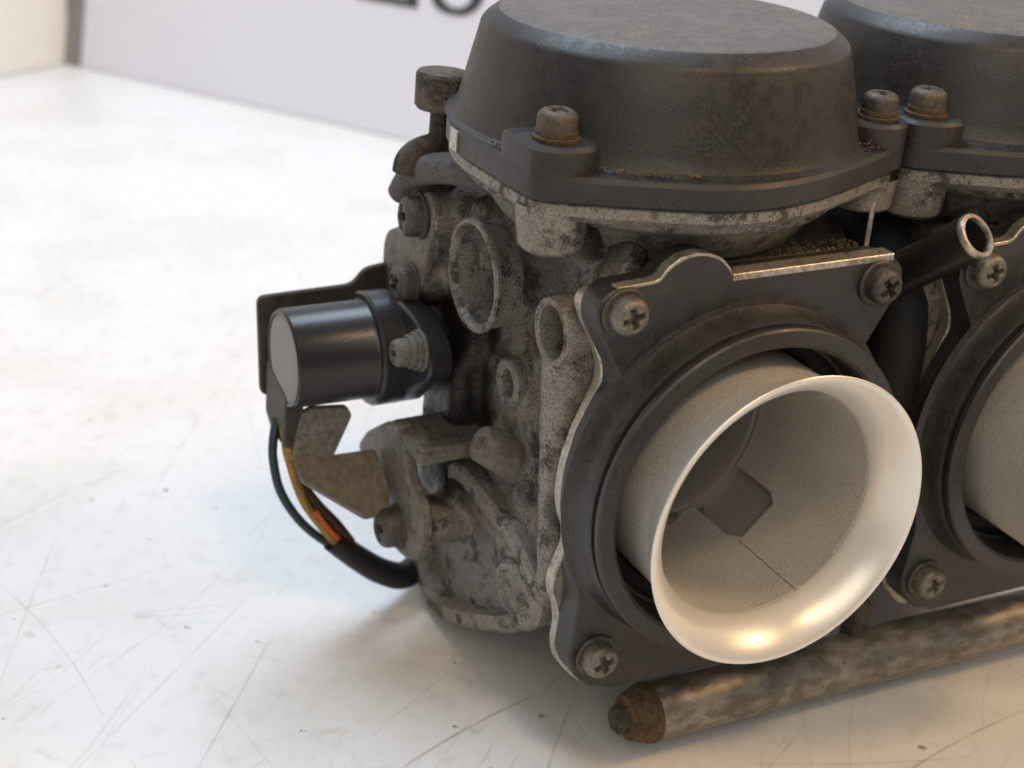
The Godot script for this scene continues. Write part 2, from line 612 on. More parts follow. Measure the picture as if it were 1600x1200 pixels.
# ================================================ the setting =================================================
func setting() -> void:
	var size := 2048
	var span := 460.0  # mm that the picture of the scratches covers
	var base := noise_bytes(11, 0.012, 4, 512)
	var fine := noise_bytes(12, 0.12, 3, 512)
	var by := PackedByteArray(); by.resize(512 * 512 * 3)
	for i in 512 * 512:
		var b := base[i] / 255.0
		var f := fine[i] / 255.0
		var v := 0.79 - 0.05 * ss(0.42, 0.80, b) - 0.06 * ss(0.55, 0.85, f)
		px(by, i, Color(v, v * 0.990, v * (0.985 - 0.03 * ss(0.4, 0.8, b))))
	var im := Image.create_from_data(512, 512, false, Image.FORMAT_RGB8, by)
	im.resize(size, size, Image.INTERPOLATE_CUBIC)
	var bump := Image.create(size, size, false, Image.FORMAT_L8)
	bump.fill(Color(0.5, 0.5, 0.5))
	# the scratches one can follow in the photograph, (x, z) in millimetres on the table
	var known := [[-60, 24, -18, 9, 2.4, 0.55], [-18, 9, 6, -2, 1.6, 0.4], [-38, 44, -12, 12, 1.6, 0.45], [-12, 12, -2, -14, 1.4, 0.35], [-92, 12, -62, -30, 1.8, 0.40],
		[-118, -30, -96, -86, 1.6, 0.32], [20, 62, 74, 50, 2.0, 0.5], [10, 44, 52, 58, 1.6, 0.4], [-8, 58, 26, 38, 1.5, 0.35], [-78, 28, -40, 38, 1.2, 0.35], [-30, 30, -24, 50, 1.6, 0.5]]
	for k in known:
		scratch(im, bump, Vector2(k[0], k[1]), Vector2(k[2], k[3]), k[4], k[5] * 1.15, span)
	for i in 1500:
		var p := Vector2(rng.randf_range(-230, 230), rng.randf_range(-230, 230))
		var a := rng.randf_range(0, TAU) if i % 3 else rng.randf_range(-0.35, 0.1) - 0.6
		var l := 6.0 + 75.0 * pow(rng.randf(), 3.0)
		scratch(im, bump, p, p + Vector2(cos(a), sin(a)) * l, rng.randf_range(0.8, 1.7), rng.randf_range(0.08, 0.42), span)
	for i in 230:
		var p := Vector2(rng.randf_range(-230, 230), rng.randf_range(-230, 230))
		blot(im, p, rng.randf_range(0.25, 0.7), rng.randf_range(0.2, 0.75), Color(0.20, 0.17, 0.14), span)
	for i in 120:
		var p := Vector2(rng.randf_range(-230, 230), rng.randf_range(-230, 230))
		for q in 5:
			blot(im, p + Vector2(rng.randf_range(-2, 2), rng.randf_range(-1, 1)), rng.randf_range(0.6, 1.6), rng.randf_range(0.05, 0.16), Color(0.40, 0.30, 0.18), span)
	for k in [[-68, -98, 0.9], [-85.7, -99, 0.6], [-90.8, -59.9, 0.5], [-78.7, -38, 0.6], [-66.5, -28, 0.5], [-59.2, -85.7, 0.5], [-77.4, -76.2, 0.45], [-39.3, 12.9, 0.6], [-22, 16, 0.7], [44, 52, 1.0], [-67.4, 3.5, 0.5]]:
		blot(im, Vector2(k[0], k[1]), k[2], 0.75, Color(0.16, 0.13, 0.10), span)
		blot(im, Vector2(k[0] + 0.6, k[1] + 0.3), k[2] * 0.7, 0.5, Color(0.25, 0.19, 0.13), span)
	for q in 12:  # the brown smear left of the rail
		blot(im, Vector2(-38.5 + q * 0.25 + rng.randf_range(-0.5, 0.5), 27 + q * 0.6), rng.randf_range(0.5, 1.0), 0.30, Color(0.20, 0.13, 0.05), span)
	var m := StandardMaterial3D.new()
	m.resource_name = "white_laminate"
	m.albedo_texture = ImageTexture.create_from_image(im)
	m.roughness = 0.42
	m.heightmap_enabled = true
	m.heightmap_texture = ImageTexture.create_from_image(bump)
	m.heightmap_scale = 0.006
	var st := new_st()
	var x0 := -1500.0
	var x1 := 1500.0
	var z0 := -1500.0
	var z1 := 900.0
	var c := [Vector2(x0, z0), Vector2(x1, z0), Vector2(x1, z1), Vector2(x0, z1)]
	for t in [[0, 1, 2], [0, 2, 3]]:
		for k in t:
			st.set_normal(Vector3.UP)
			st.set_uv(c[k] / span + Vector2(0.5, 0.5))
			st.add_vertex(Vector3(c[k].x, 0, c[k].y) * MM)
	# the edge and the underside of the table top
	for k in 4:
		var a: Vector2 = c[k]
		var b: Vector2 = c[(k + 1) % 4]
		var nn := Vector3(b.y - a.y, 0, a.x - b.x).normalized()
		for v in [[a, 0.0], [b, -30.0], [b, 0.0], [a, 0.0], [a, -30.0], [b, -30.0]]:
			st.set_normal(nn)
			st.set_uv(v[0] / span)
			st.add_vertex(Vector3(v[0].x, v[1], v[0].y) * MM)
	for t in [[0, 2, 1], [0, 3, 2]]:
		for k in t:
			st.set_normal(Vector3.DOWN)
			st.set_uv(c[k] / span)
			st.add_vertex(Vector3(c[k].x, -30, c[k].y) * MM)
	var table := commit("table_top", st, m, self)
	table.set_meta("kind", "structure")
	table.set_meta("label", "white scratched table top under the carburetors")

	# the printed board behind, leaning back a little, and the cream panel on its left
	var dir := Vector3(0.557386, 0, 0.830253)
	var nb := Vector3(-0.830253, 0, 0.557386)
	var lean := deg_to_rad(9.0)
	var upv := Vector3.UP * cos(lean) - nb * sin(lean)
	var nn2 := dir.cross(upv)
	var a0 := Vector3(-2.6, 0.0, -549.2)
	var xf := Transform3D(Basis(dir, upv, nn2), a0 - Vector3(0, TABLE, 0))
	var white := mat("board_white", Color(0.77, 0.775, 0.84), 0.55)
	var cream := mat("board_cream", Color(0.90, 0.89, 0.86), 0.7)
	var grey := mat("board_edge", Color(0.26, 0.25, 0.23), 0.7)
	var ink := mat("ink", Color(0.045, 0.05, 0.055), 0.6)
	var board := Node3D.new()
	board.name = "printed_board"
	board.set_meta("label", "blurred white board with large grey letters standing behind the carburetors")
	board.set_meta("category", "board")
	add_child(board)
	var s1 := new_st()
	extrude(s1, xf, vec2s([6, 0.4, 900, 0.4, 900, 420, 6, 420]), -6.0, 0.0, 0.5, 0.5)
	commit("panel", s1, white, board)
	var s2 := new_st()
	extrude(s2, xf, vec2s([-6, 0.4, 5.7, 0.4, 5.7, 420, -6, 420]), -8.0, 1.0, 0.8, 0.8)
	commit("edge_strip", s2, grey, board)
	var font := SystemFont.new()
	font.font_names = PackedStringArray(["Droid Serif"])
	var x := 126.5
	for ch in ["C", "E", "S"]:
		var tm := TextMesh.new()
		tm.text = ch
		tm.font = font
		tm.font_size = 64
		tm.pixel_size = 0.00096
		tm.depth = 0.0004
		tm.horizontal_alignment = HORIZONTAL_ALIGNMENT_LEFT
		tm.vertical_alignment = VERTICAL_ALIGNMENT_BOTTOM
		tm.material = ink
		var t := put("letter", tm, Transform3D(xf.basis, w(xf * Vector3(x, 42.6, 0.3))), board)
		t.set_meta("label", "grey serif letter " + ch)
		x += 40.0 if ch == "C" else 38.0
	var panel := Node3D.new()
	panel.name = "side_panel"
	panel.set_meta("label", "blurred cream panel at the far left corner of the table")
	panel.set_meta("category", "panel")
	add_child(panel)
	var pd := Vector3(-0.829, 0, 0.559)
	var pxf := Transform3D(Basis(-pd, Vector3.UP, (-pd).cross(Vector3.UP)), Vector3(-6.5, -TABLE, -551.5))
	var s3 := new_st()
	extrude(s3, pxf, vec2s([-700, 0.4, 5.0, 0.4, 5.0, 420, -700, 420]), -6.0, 0.0, 0.5, 0.5)
	commit("sheet", s3, cream, panel)


func scratch(im: Image, bump: Image, a: Vector2, b: Vector2, wide: float, strength: float, span: float) -> void:
	var size := im.get_width()
	var k := size / span
	var len := (b - a).length() * k
	var bend := rng.randf_range(-0.05, 0.05)
	var side := (b - a).orthogonal()
	var steps := int(len * 1.2) + 2
	var tint := Color(0.36, 0.31, 0.25)
	var phase := rng.randf() * 9.0
	for s in steps:
		var t := float(s) / steps
		var p := (a.lerp(b, t) + side * bend * 4.0 * t * (1.0 - t)) / span + Vector2(0.5, 0.5)
		var fade := strength * (0.45 + 0.55 * sin(t * PI)) * (0.65 + 0.35 * sin(t * 23.0 + phase) * sin(t * 7.0 + phase))
		var cx := p.x * size
		var cy := p.y * size
		for dx in range(-2, 3):
			for dy in range(-2, 3):
				var ix := int(floor(cx)) + dx
				var iy := int(floor(cy)) + dy
				var d := Vector2(ix + 0.5 - cx, iy + 0.5 - cy).length()
				var cov := clampf(wide * 0.5 + 0.5 - d, 0.0, 1.0) * fade
				if cov > 0.01:
					ix = posmod(ix, size)
					iy = posmod(iy, size)
					im.set_pixel(ix, iy, im.get_pixel(ix, iy).lerp(tint.linear_to_srgb(), cov * 0.7))
					var h := bump.get_pixel(ix, iy).r
					bump.set_pixel(ix, iy, Color(h - cov * 0.4, 0, 0))


func blot(im: Image, c: Vector2, r_mm: float, strength: float, tint: Color, span: float) -> void:
	var size := im.get_width()
	var k := size / span
	var cc := (c / span + Vector2(0.5, 0.5)) * size
	var r := r_mm * k
	var q := rng.randf_range(0.4, 1.0)
	var ang := rng.randf() * PI
	for iy in range(int(cc.y - r) - 1, int(cc.y + r) + 2):
		for ix in range(int(cc.x - r) - 1, int(cc.x + r) + 2):
			var v := (Vector2(ix + 0.5, iy + 0.5) - cc).rotated(ang)
			var d := Vector2(v.x, v.y / q).length() / r
			var cov := (1.0 - ss(0.5, 1.0, d)) * strength
			if cov > 0.01:
				var jx := posmod(ix, size)
				var jy := posmod(iy, size)
				im.set_pixel(jx, jy, im.get_pixel(jx, jy).lerp(tint.linear_to_srgb(), cov))


# ================================================ the carburetor ==============================================
const PLAN := [-38.4, 20.0, -38.8, 2.0, -38.4, -4.0, -36.2, -12.0, -31.5, -20.0, -28.0, -27.0, -18.0, -35.0, 0.0, -39.0, 18.0, -35.0, 28.0, -27.0, 31.5, -20.0, 35.6, -12.0, 36.4, -4.0, 36.6, 4.0,
	36.4, 21.0, 35.6, 25.5, 31.6, 28.2, 26.5, 30.4, 21.6, 32.8, 11.5, 37.2, 3.4, 39.6, -4.0, 40.4, -10.0, 39.8, -16.2, 37.6, -23.1, 34.4, -29.7, 31.0, -34.0, 28.6, -37.8, 26.2]

func flat_frame() -> Transform3D:  # outlines in plan: local x = x, local y = -z, z up
	return Transform3D(Basis(Vector3(1, 0, 0), Vector3(0, 0, -1), Vector3(0, 1, 0)), Vector3.ZERO)


func plan(a: Array) -> PackedVector2Array:
	var o := PackedVector2Array()
	for i in range(0, a.size(), 2):
		o.append(Vector2(a[i], -a[i + 1]))
	return o


func front_frame() -> Transform3D:  # outlines seen from the front: local z = out of the bore
	return Transform3D(Basis.IDENTITY, Vector3.ZERO)


func side_frame(u: float) -> Transform3D:  # outlines in (z, y), extruded towards the left (-x)
	return Transform3D(Basis(Vector3(0, 0, 1), Vector3(0, 1, 0), Vector3(-1, 0, 0)), Vector3(u, 0, 0))


func make_cover() -> Node3D:
	var st := new_st()
	extrude(st, flat_frame(), rounded(plan(PLAN), 3.0, 4), 49.7, 54.0, 0.3, 0.7)
	lathe(st, frame(Vector3.ZERO, Vector3.UP), [Vector2(38.2, 53.9), Vector2(36.9, 54.5), Vector2(36.2, 55.6), Vector2(35.8, 57.0), Vector2(34.2, 63.4), Vector2(32.6, 69.8), Vector2(32.3, 70.3),
		Vector2(31.8, 70.8), Vector2(30.0, 72.2), Vector2(29.6, 72.4)], 128, 0.0, TAU, 24.0)
	var sd := new_st()
	lathe(sd, frame(Vector3.ZERO, Vector3.UP), [Vector2(29.62, 72.38), Vector2(29.2, 72.55), Vector2(28.4, 72.66), Vector2(14.0, 72.9), Vector2(0.0, 73.0)], 128, 0.0, TAU, 24.0)
	for s in [-1.0, 1.0]:
		var b := PackedVector2Array()
		if s < 0:
			b = rounded(plan([-38.4, 13.5, -37.9, 26.1, -33.2, 29.0, -27.5, 28.2, -25.5, 22.0, -28.0, 15.0]), 2.4, 4)
		else:
			b = rounded(plan([36.4, 14.0, 37.2, 19.0, 37.0, 25.0, 33.6, 28.0, 28.0, 27.4, 25.5, 22.0, 28.0, 15.0]), 3.2, 5)
		extrude(st, flat_frame(), b, 50.0, 58.2, 0.3, 0.6)
		if s < 0:
			continue
		var rear := rounded(plan([s * 36.0, -14.0, s * 37.0, -26.0, s * 30.0, -29.0, s * 25.0, -22.0, s * 27.0, -14.0]), 3.0, 4)
		extrude(st, flat_frame(), rear, 50.0, 58.2, 0.3, 0.6)
	var cover := commit("diaphragm_cover", st, mats.paint, bank)
	var wo := new_st()
	extrude(wo, flat_frame(), plan([-38.93, -1.0, -38.58, -4.6, -38.2, -4.6, -38.5, -1.0]), 49.9, 53.5, 0.05, 0.05)
	commit("worn_edge", wo, mats.bare_edge, cover)
	commit("dusty_top", sd, mats.paint_dusty, cover)
	screw(cover, Vector3(-32.2, 58.2, 22.0), Vector3.UP, 3.3, 3.2, 0.5, mats.screw_rusty, mats.rust_washer, 1.16, "cover_screw", 2)
	screw(cover, Vector3(32.2, 58.2, 22.0), Vector3.UP, 3.15, 2.9, 1.1, mats.screw_dark, mats.rust_washer, 1.16, "cover_screw", 2)
	var rs := new_st()
	lathe(rs, frame(Vector3(-32.2, 61.35, 22.0), Vector3.UP), [Vector2(0.5, 0.0), Vector2(1.1, 0.15), Vector2(0.0, 0.3)], 7)
	commit("rust_crust", rs, mats.rust_dust, cover)
	return cover


func make_chamber_flange() -> Node3D:
	var st := new_st()
	var o := ccw(rounded(plan(PLAN), 3.0, 4))
	extrude(st, flat_frame(), inset(o, 0.6), 46.3, 49.45, 1.2, 0.25)
	lathe(st, frame(Vector3.ZERO, Vector3.UP), [Vector2(25.0, 36.2), Vector2(27.6, 37.0), Vector2(29.4, 39.4), Vector2(31.0, 42.2), Vector2(33.2, 43.0), Vector2(34.0, 43.8), Vector2(34.2, 46.6)], 112)
	lathe(st, frame(Vector3(-31.8, 0, 22.0), Vector3.UP), [Vector2(0, 39.6), Vector2(4.4, 39.8), Vector2(5.4, 40.6), Vector2(5.8, 44.0), Vector2(6.2, 48.0)], 32)
	lathe(st, frame(Vector3(31.8, 0, 22.0), Vector3.UP), [Vector2(0, 41.8), Vector2(4.4, 42.0), Vector2(5.0, 42.6), Vector2(5.3, 45.0), Vector2(5.6, 48.0)], 32)
	var fl := commit("chamber_flange", st, mats.cast_light, bank)
	var s2 := new_st()
	box(s2, plane(Vector3(33.2, 41.5, 23.5), Vector3(0.75, 0, 0.66).normalized(), Vector3.UP), Vector3(0.9, 12.5, 9.0), 0.3)
	commit("fin", s2, mats.bare_edge, fl)
	return fl


# ---- signed distance of the casting -------------------------------------------------------------------------
var cast_noise := FastNoiseLite.new()

func smin(a: float, b: float, k: float) -> float:
	var h := maxf(k - absf(a - b), 0.0) / k
	return minf(a, b) - h * h * k * 0.25


func d_box(p: Vector3, c: Vector3, h: Vector3, r: float) -> float:
	var q := (p - c).abs() - h + Vector3.ONE * r
	return Vector3(maxf(q.x, 0), maxf(q.y, 0), maxf(q.z, 0)).length() + minf(maxf(q.x, maxf(q.y, q.z)), 0.0) - r


func d_cap(p: Vector3, a: Vector3, b: Vector3, ra: float, rb: float) -> float:
	var ab := b - a
	var t := clampf((p - a).dot(ab) / ab.length_squared(), 0.0, 1.0)
	return (p - a - ab * t).length() - lerpf(ra, rb, t)


func d_cyl(rad: float, along: float, r: float, half: float, soft: float) -> float:
	var x := rad - r + soft
	var y := absf(along) - half + soft
	return minf(maxf(x, y), 0.0) + Vector2(maxf(x, 0), maxf(y, 0)).length() - soft


func sdf(p: Vector3) -> float:
	var d := d_cyl(Vector2(p.x * 0.97, p.z).length(), p.y - 34.0, 25.6, 13.0, 2.0)
	d = smin(d, d_box(p, Vector3(1, 12, 4), Vector3(23, 23, 24), 4.0), 2.0)
	d = smin(d, d_cyl(Vector2(p.x - 0.6, p.y + 1.0).length(), p.z + 7.0, 24.9, 36.0, 1.0), 2.0)
	d = smin(d, d_cap(p, Vector3(-25.0, 19, 21.4), Vector3(-26.6, -24, 24.4), 5.6, 3.3), 0.8)
	d = smin(d, d_cyl(Vector2(p.y - 24.4, p.z - 21.4).length(), p.x + 21.5, 6.3, 7.0, 0.6), 2.5)
	d = smin(d, d_cyl(Vector2(p.y - 24.4, p.z + 7.0).length(), p.x + 17.0, 10.0, 6.0, 1.0), 2.0)
	d = smin(d, d_cap(p, Vector3(-30.5, 44, 20.5), Vector3(-16, 38, 12), 4.2, 6.0), 2.4)
	d = smin(d, d_cap(p, Vector3(-12.5, 46, 20), Vector3(-19, 33, 24), 2.6, 3.6), 2.0)
	d = smin(d, d_cap(p, Vector3(-14, 12, -12), Vector3(-17, -18, -6), 8.5, 7.5), 2.4)
	d = smin(d, d_cyl(Vector2(p.y - 4.5, p.z + 1.2).length(), p.x + 20.0, 4.8, 5.2, 0.8), 1.2)
	d = smin(d, d_cap(p, Vector3(-17, -14, 8), Vector3(-17, -34, 2), 9.0, 9.4), 2.0)
	d = smin(d, d_cap(p, Vector3(-15, -20, -14), Vector3(-15, -40, -18), 9.0, 10.0), 2.0)
	d = smin(d, d_cyl(Vector2(p.y - 1.0, p.z + 31.0).length(), p.x + 26.0, 9.5, 10.0, 1.0), 2.0)
	d = smin(d, d_cyl(Vector2(p.y + 33.2, p.z + 18.5).length(), p.x + 27.0, 5.3, 10.6, 0.6), 2.5)
	d = smin(d, d_cyl(Vector2(p.y - 30.2, p.z + 25.0).length(), p.x + 22.0, 4.6, 11.6, 0.5), 2.0)
	d = smin(d, d_cyl(Vector2(p.y - 15.8, p.z + 28.5).length(), p.x + 22.0, 4.6, 11.6, 0.5), 2.0)
	d = smin(d, d_box(p, Vector3(-18, 18, -25), Vector3(10, 18, 10), 4.0), 2.4)
	d = smin(d, d_cap(p, Vector3(-18.5, -25, -24), Vector3(-18.5, -25, 12), 9.0, 8.4), 2.4)
	d = smin(d, d_box(p, Vector3(-18, -15, -25), Vector3(11.5, 18, 9), 3.0), 2.0)
	d = smin(d, d_cyl(Vector2(p.y + 32.5, p.z - 11.0).length(), p.x + 22.5, 7.2, 5.0, 0.8), 1.5)
	d = smin(d, d_cap(p, Vector3(-26, -27, 22), Vector3(-20, -33, 16), 3.6, 5.0), 2.4)
	d = smin(d, d_box(p, Vector3(0, -30, -8), Vector3(18, 14, 20), 4.0), 2.4)
	# hollows: the bore, the small cup
	d = maxf(d, (24.2 if p.z > 10.0 else 22.8) - maxf(Vector2(p.x - 0.6, p.y + 1.0).length(), (-34.0 - p.z) + 22.8))
	d = maxf(d, -d_cyl(Vector2(p.y - 24.4, p.z - 21.4).length(), p.x + 29.0, 4.6, 5.5, 0.6))
	d = maxf(d, -d_cyl(Vector2(p.y - 4.5, p.z + 1.2).length(), p.x + 26.0, 2.5, 4.0, 0.4))
	return d + cast_noise.get_noise_3dv(p) * 0.28


func make_body() -> Node3D:
	cast_noise.seed = 5
	cast_noise.frequency = 0.16
	cast_noise.fractal_octaves = 3
	var cell := 1.05
	var lo := Vector3(-42, -54, -46)
	var hi := Vector3(32, 50, 33)
	var nx := int((hi.x - lo.x) / cell) + 1
	var ny := int((hi.y - lo.y) / cell) + 1
	var nz := int((hi.z - lo.z) / cell) + 1
	var val := PackedFloat32Array()
	val.resize(nx * ny * nz)
	val.fill(99.0)
	var blk := 6
	for bx in range(0, nx, blk):
		for by in range(0, ny, blk):
			for bz in range(0, nz, blk):
				var c := lo + Vector3(bx + blk * 0.5, by + blk * 0.5, bz + blk * 0.5) * cell
				var dc := sdf(c)
				var reach := blk * cell * 0.9 + 2.6
				if absf(dc) > reach:
					if dc < 0:
						for x in range(bx, mini(bx + blk, nx)):
							for y in range(by, mini(by + blk, ny)):
								for z in range(bz, mini(bz + blk, nz)):
									val[(x * ny + y) * nz + z] = -99.0
					continue
				for x in range(bx, mini(bx + blk, nx)):
					for y in range(by, mini(by + blk, ny)):
						for z in range(bz, mini(bz + blk, nz)):
							val[(x * ny + y) * nz + z] = sdf(lo + Vector3(x, y, z) * cell)
	var ids := {}
	var verts := PackedVector3Array()
	var sx := ny * nz
	for x in nx - 1:
		for y in ny - 1:
			for z in nz - 1:
				var b := (x * ny + y) * nz + z
				var v0 := val[b]
				if absf(v0) > 50.0:
					continue
				var v := [v0, val[b + 1], val[b + nz], val[b + nz + 1], val[b + sx], val[b + sx + 1], val[b + sx + nz], val[b + sx + nz + 1]]
				var neg := 0
				for q in v:
					if q < 0.0:
						neg += 1
				if neg == 0 or neg == 8:
					continue
				var sum := Vector3.ZERO
				var cnt := 0
				for e in [[0, 1], [2, 3], [4, 5], [6, 7], [0, 2], [1, 3], [4, 6], [5, 7], [0, 4], [1, 5], [2, 6], [3, 7]]:
					var va: float = v[e[0]]
					var vb: float = v[e[1]]
					if (va < 0.0) != (vb < 0.0):
						var t := va / (va - vb)
						var pa := Vector3(e[0] >> 2, (e[0] >> 1) & 1, e[0] & 1)
						var pb := Vector3(e[1] >> 2, (e[1] >> 1) & 1, e[1] & 1)
						sum += pa.lerp(pb, t)
						cnt += 1
				ids[b] = verts.size()
				verts.append(lo + (Vector3(x, y, z) + sum / cnt) * cell)
	var index := PackedInt32Array()
	for b in ids:
		var z: int = b % nz
		var y: int = (b / nz) % ny
		var x: int = b / sx
		var s := val[b] < 0.0
		if y > 0 and z > 0 and x < nx - 1 and (val[b + sx] < 0.0) != s:
			face(index, ids, b, b - nz, b - nz - 1, b - 1, s)
		if x > 0 and z > 0 and y < ny - 1 and (val[b + nz] < 0.0) != s:
			face(index, ids, b, b - 1, b - sx - 1, b - sx, s)
		if x > 0 and y > 0 and z < nz - 1 and (val[b + 1] < 0.0) != s:
			face(index, ids, b, b - sx, b - sx - nz, b - nz, s)
	var normals := PackedVector3Array()
	normals.resize(verts.size())
	var out := PackedVector3Array()
	out.resize(verts.size())
	for i in verts.size():
		var p := verts[i]
		var d0 := sdf(p)
		var g := Vector3(sdf(p + Vector3(0.4, 0, 0)) - d0, sdf(p + Vector3(0, 0.4, 0)) - d0, sdf(p + Vector3(0, 0, 0.4)) - d0)
		normals[i] = g.normalized()
		out[i] = w(p - normals[i] * clampf(d0, -0.5, 0.5))
	var arr := []
	arr.resize(Mesh.ARRAY_MAX)
	arr[Mesh.ARRAY_VERTEX] = out
	arr[Mesh.ARRAY_NORMAL] = normals
	arr[Mesh.ARRAY_INDEX] = index
	var tint := PackedColorArray()  # oil grime and painted shade, both multiplied into the casting colour
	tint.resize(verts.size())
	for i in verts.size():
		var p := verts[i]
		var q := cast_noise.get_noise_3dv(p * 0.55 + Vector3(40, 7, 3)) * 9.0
		var oil_and_shade := 1.0 - ss(9.0, 19.0, Vector3((p.x + 24) * 0.6, (p.y + 1) * 0.85, p.z + 23).length() + q)  # partly oil, partly shade painted between sensor and body
		oil_and_shade = maxf(oil_and_shade, 0.85 - 0.85 * ss(5.0, 14.0, Vector3(p.x + 24, (p.y - 24) * 0.7, p.z - 8).length() + q))
		oil_and_shade = maxf(oil_and_shade, 0.9 - 0.9 * ss(7.0, 15.0, Vector3((p.x + 28) * 0.6, p.y + 20, p.z + 25).length() + q))
		oil_and_shade = maxf(oil_and_shade, 0.8 - 0.8 * ss(4.0, 12.0, Vector3(p.x + 22, (p.y + 2) * 0.5, p.z - 12).length() + q))
		oil_and_shade = maxf(oil_and_shade, 0.7 - 0.7 * ss(3.0, 8.0, absf(p.y - 42.0) + q * 0.6))
		oil_and_shade = maxf(oil_and_shade, 0.75 - 0.75 * ss(5.0, 16.0, Vector3((p.x - 6) * 0.5, p.y - 37, p.z - 26).length() + q))
		oil_and_shade = maxf(oil_and_shade, 0.85 - 0.85 * ss(3.0, 7.0, Vector3(p.x + 25, (p.y + 6) * 0.25, p.z - 29).length() + q * 0.5))
		var k := 1.0 - 0.92 * oil_and_shade
		tint[i] = Color(k, k * (0.97 - 0.03 * oil_and_shade), k * (0.95 - 0.07 * oil_and_shade))
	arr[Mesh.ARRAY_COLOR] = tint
	var am := ArrayMesh.new()
	am.add_surface_from_arrays(Mesh.PRIMITIVE_TRIANGLES, arr)
	am.surface_set_material(0, mats.cast_oil_shade)
	var body := put("body_casting", am, Transform3D(), bank)
	# the rim of the small cup
	var st := new_st()
	lathe(st, frame(Vector3(-26, 24.4, 21.4), Vector3(-1, 0, 0)), [Vector2(6.4, 0.0), Vector2(6.1, 3.6), Vector2(5.9, 4.0), Vector2(4.9, 4.05), Vector2(4.6, 3.7), Vector2(4.3, -2.0)], 48)
	commit("cup_rim", st, mats.cast_light, body)
	var st2 := new_st()
	lathe(st2, frame(Vector3(-22, 4.5, -1.2), Vector3(-1, 0, 0)), [Vector2(4.9, 0.0), Vector2(4.7, 3.6), Vector2(4.4, 4.0), Vector2(3.1, 4.0), Vector2(2.7, 3.6), Vector2(2.5, -0.5), Vector2(0, -0.6)], 40)
	commit("plugged_boss", st2, mats.cast, body)
	return body


func face(index: PackedInt32Array, ids: Dictionary, a: int, b: int, c: int, d: int, flip: bool) -> void:
	if not (ids.has(a) and ids.has(b) and ids.has(c) and ids.has(d)):
		return
	var q := [ids[a], ids[b], ids[c], ids[d]]
	if flip:
		q = [q[0], q[3], q[2], q[1]]
	index.append_array(PackedInt32Array([q[0], q[1], q[2], q[0], q[2], q[3]]))


func make_bowl() -> Node3D:
	var pts := vec2s([24.0, -33.5, 12.0, -42.6, -4.0, -51.6, -14.0, -56.4, -20.0, -58.6, -25.0, -59.2, -30.0, -57.6, -34.5, -53.2, -37.5, -47.0, -38.5, -40.0, -36.0, -28.0, -14.0, -18.0, 12.0, -20.0, 24.0, -26.0])
	var o := ccw(rounded(pts, 4.0, 4))
	var st := new_st()
	extrude(st, side_frame(0), inset(o, 0.6), -27.0, 25.2, 1.0, 1.2)
	var bowl := commit("float_bowl", st, mats.cast, bank)
	# raised lip around the end of the bowl
	var s2 := new_st()
	var xf := side_frame(0)
	var inner := inset(o, 3.4)
	var inner2 := inset(o, 4.0)
	var out2 := inset(o, 0.7)
	wall(s2, xf, o, 22.0, o, 28.4, 0.0)
	wall(s2, xf, o, 28.4, out2, 29.2, 1.0)
	wall(s2, xf, out2, 29.2, inner, 29.2, 20.0)
	wall(s2, xf, inner, 29.2, inner2, 25.0, 0.3, -1.0)
	commit("bowl_lip", s2, mats.cast_light, bowl)
	return bowl


const FRONT := [29.6, 37.0, 27.6, 37.6, -4.4, 37.2, -5.3, 38.6, -7.2, 40.4, -9.7, 41.4, -12.2, 41.7, -15.0, 41.1, -17.2, 39.8, -18.6, 38.0, -19.8, 37.6, -26.4, 37.2, -28.6, 36.2, -29.8, 34.2, -29.7, 31.0,
	-26.6, 25.4, -24.4, 21.6, -23.8, 19.0, -25.6, 16.4, -28.6, 10.0, -30.2, 3.0, -30.4, -4.0, -29.2, -10.6, -28.4, -13.0, -29.0, -16.4, -27.9, -21.0, -28.4, -26.0, -29.0, -33.2, -27.6, -36.6, -24.6, -39.6, -19.0, -41.6,
	24.0, -41.6, 28.6, -39.0, 30.2, -34.0, 29.0, -27.0, 26.2, -20.0, 30.6, -8.0, 31.4, 0.0, 29.6, 10.0, 25.8, 20.2, 29.4, 26.7, 32.0, 31.6, 31.6, 35.0]
const BASE := [28.0, 36.4, -18.0, 36.4, -24.6, 35.4, -28.4, 34.9, -29.8, 33.2, -28.9, 30.2, -26.6, 25.7, -24.6, 21.2, -24.4, 18.0, -26.0, 14.3, -28.0, 9.4, -29.6, 4.0, -30.2, -2.0, -29.6, -6.4, -28.2, -10.2,
	-28.0, -12.9, -29.2, -16.0, -30.4, -19.7, -30.2, -22.4, -28.8, -26.0, -28.2, -29.3, -28.6, -32.9, -27.8, -37.2, -25.0, -40.9, -22.4, -43.4, -18.0, -43.0, 24.0, -42.4, 29.0, -39.0, 30.6, -34.0, 29.4, -27.0, 27.0, -20.0, 31.0, -8.0, 31.8, 0.0, 30.0, 10.0,
	26.4, 20.2, 29.8, 26.7, 32.2, 31.6, 31.6, 35.0]

